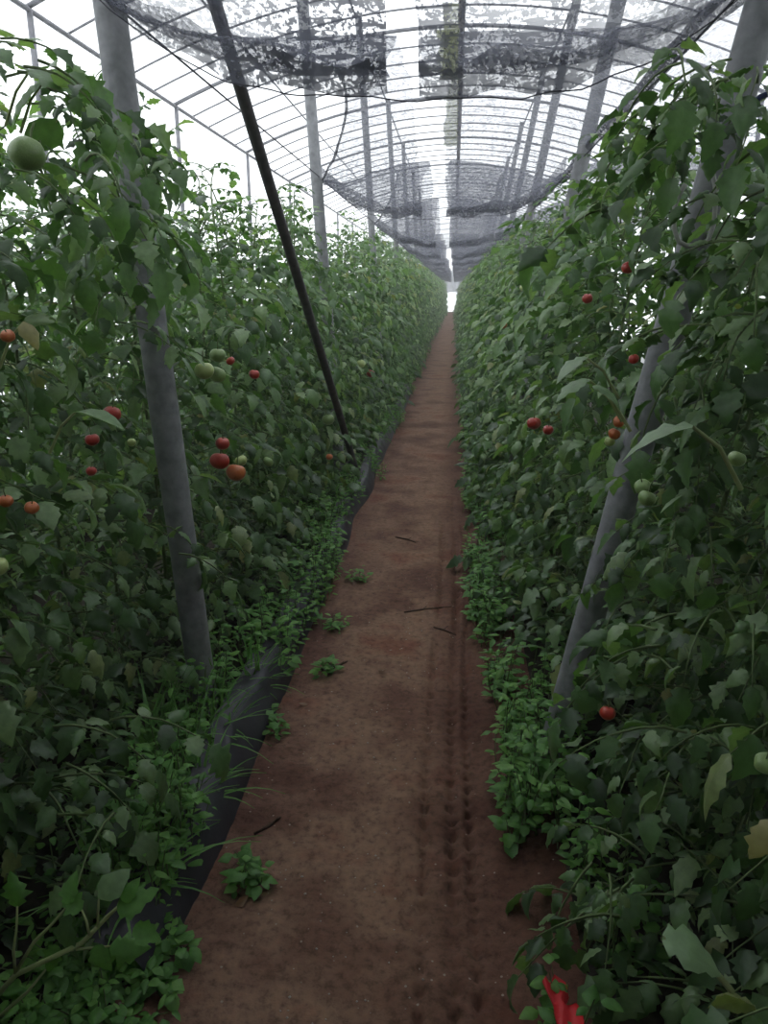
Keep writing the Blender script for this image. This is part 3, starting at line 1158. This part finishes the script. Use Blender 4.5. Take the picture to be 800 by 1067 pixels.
for i in range(130):
    y = 1.2+2.2*rnd.random()**1.6
    x = rnd.gauss(-.22, .13)
    r = rnd.uniform(.0015, .0045)
    c = Vector((x, y, gz(x, y)+r*.4))
    vs = [c+Vector(v)*r*rnd.uniform(.7, 1.2) for v in ((1, 0, 0), (-1, 0, 0), (0, 1, 0), (0, -1, 0), (0, 0, .7), (0, 0, -.7))]
    mb.add(vs, [(0, 2, 4), (2, 1, 4), (1, 3, 4), (3, 0, 4), (2, 0, 5), (1, 2, 5), (3, 1, 5), (0, 3, 5)])
tag(mb.build('gravel', M['pebble']), 'scattered pale grit in the near soil of the path', 'gravel', None, 'stuff')

# bright red scrap at the bottom edge
c = at_z(583, 1048, .20)
mb = MB()
rows = [((566, 1030), (578, 1028)), ((568, 1040), (590, 1034)), ((573, 1048), (594, 1044)), ((578, 1052), (590, 1053)), ((579, 1060), (601, 1054)), ((581, 1075), (607, 1066)), ((585, 1090), (610, 1080))]
vs = []
for i, (a, b) in enumerate(rows):
    pa, pb = at_z(a[0]-1, a[1]-8, .205), at_z(b[0]-1, b[1]-8, .205)
    for k in range(5):
        p = pa.lerp(pb, k/4)
        p.z += .012*math.sin(k*1.9+i*1.3)
        vs.append(p-c)
top = len(vs)
vs += [p-Vector((0, 0, .004)) for p in vs]
fs = [(i*5+k, i*5+k+1, (i+1)*5+k+1, (i+1)*5+k) for i in range(len(rows)-1) for k in range(4)]
fs2 = [tuple(top+j for j in reversed(f)) for f in fs]
rim = []
for i in range(len(rows)-1):
    for e in (0, 4):
        rim.append((i*5+e, (i+1)*5+e, top+(i+1)*5+e, top+i*5+e))
mb.add(vs, fs+fs2+rim)
o = mb.build('plastic_scrap', M['red_plastic'])
o.location = c
tag(o, 'bright red plastic scrap among weeds at the foot of the right row', 'scrap')

# ------------------------------------------------------------------ damp haze in the closed greenhouse
m, nt, out = new_mat('damp haze')
vs_ = N(nt, 'ShaderNodeVolumeScatter', Density=.010, Anisotropy=.2)
nt.links.new(vs_.outputs[0], out.inputs['Volume'])
mb = MB()
x0, x1, y0, y1, z0, z1 = -3.8, 3.8, -3.5, END_Y+1.5, -.4, 4.75
mb.add([(x0, y0, z0), (x1, y0, z0), (x1, y1, z0), (x0, y1, z0), (x0, y0, z1), (x1, y0, z1), (x1, y1, z1), (x0, y1, z1)],
       [(3, 2, 1, 0), (4, 5, 6, 7), (0, 1, 5, 4), (1, 2, 6, 5), (2, 3, 7, 6), (3, 0, 4, 7)])
hz = mb.build('haze', m)
hz.data.polygons.foreach_set('use_smooth', [False]*6)
tag(hz, 'thin damp haze filling the greenhouse, paling the far rows', 'haze', None, 'stuff')

# ------------------------------------------------------------------ light
w = bpy.data.worlds.new('overcast sky')
S.world = w
w.use_nodes = True
nt = w.node_tree
nt.nodes.clear()
wo = nt.nodes.new('ShaderNodeOutputWorld')
bg = nt.nodes.new('ShaderNodeBackground')
bg.inputs[0].default_value = (.93, .97, 1, 1)
bg.inputs[1].default_value = 2.25
nt.links.new(bg.outputs[0], wo.inputs[0])

S.cycles.max_bounces = 6
S.cycles.diffuse_bounces = 3
S.cycles.glossy_bounces = 2
S.cycles.transmission_bounces = 4
S.cycles.transparent_max_bounces = 24
S.cycles.use_denoising = True
S.view_settings.view_transform = 'Standard'
S.view_settings.look = 'None'
S.view_settings.gamma = 1
S.view_settings.exposure = 0
S.view_settings.use_curve_mapping = False
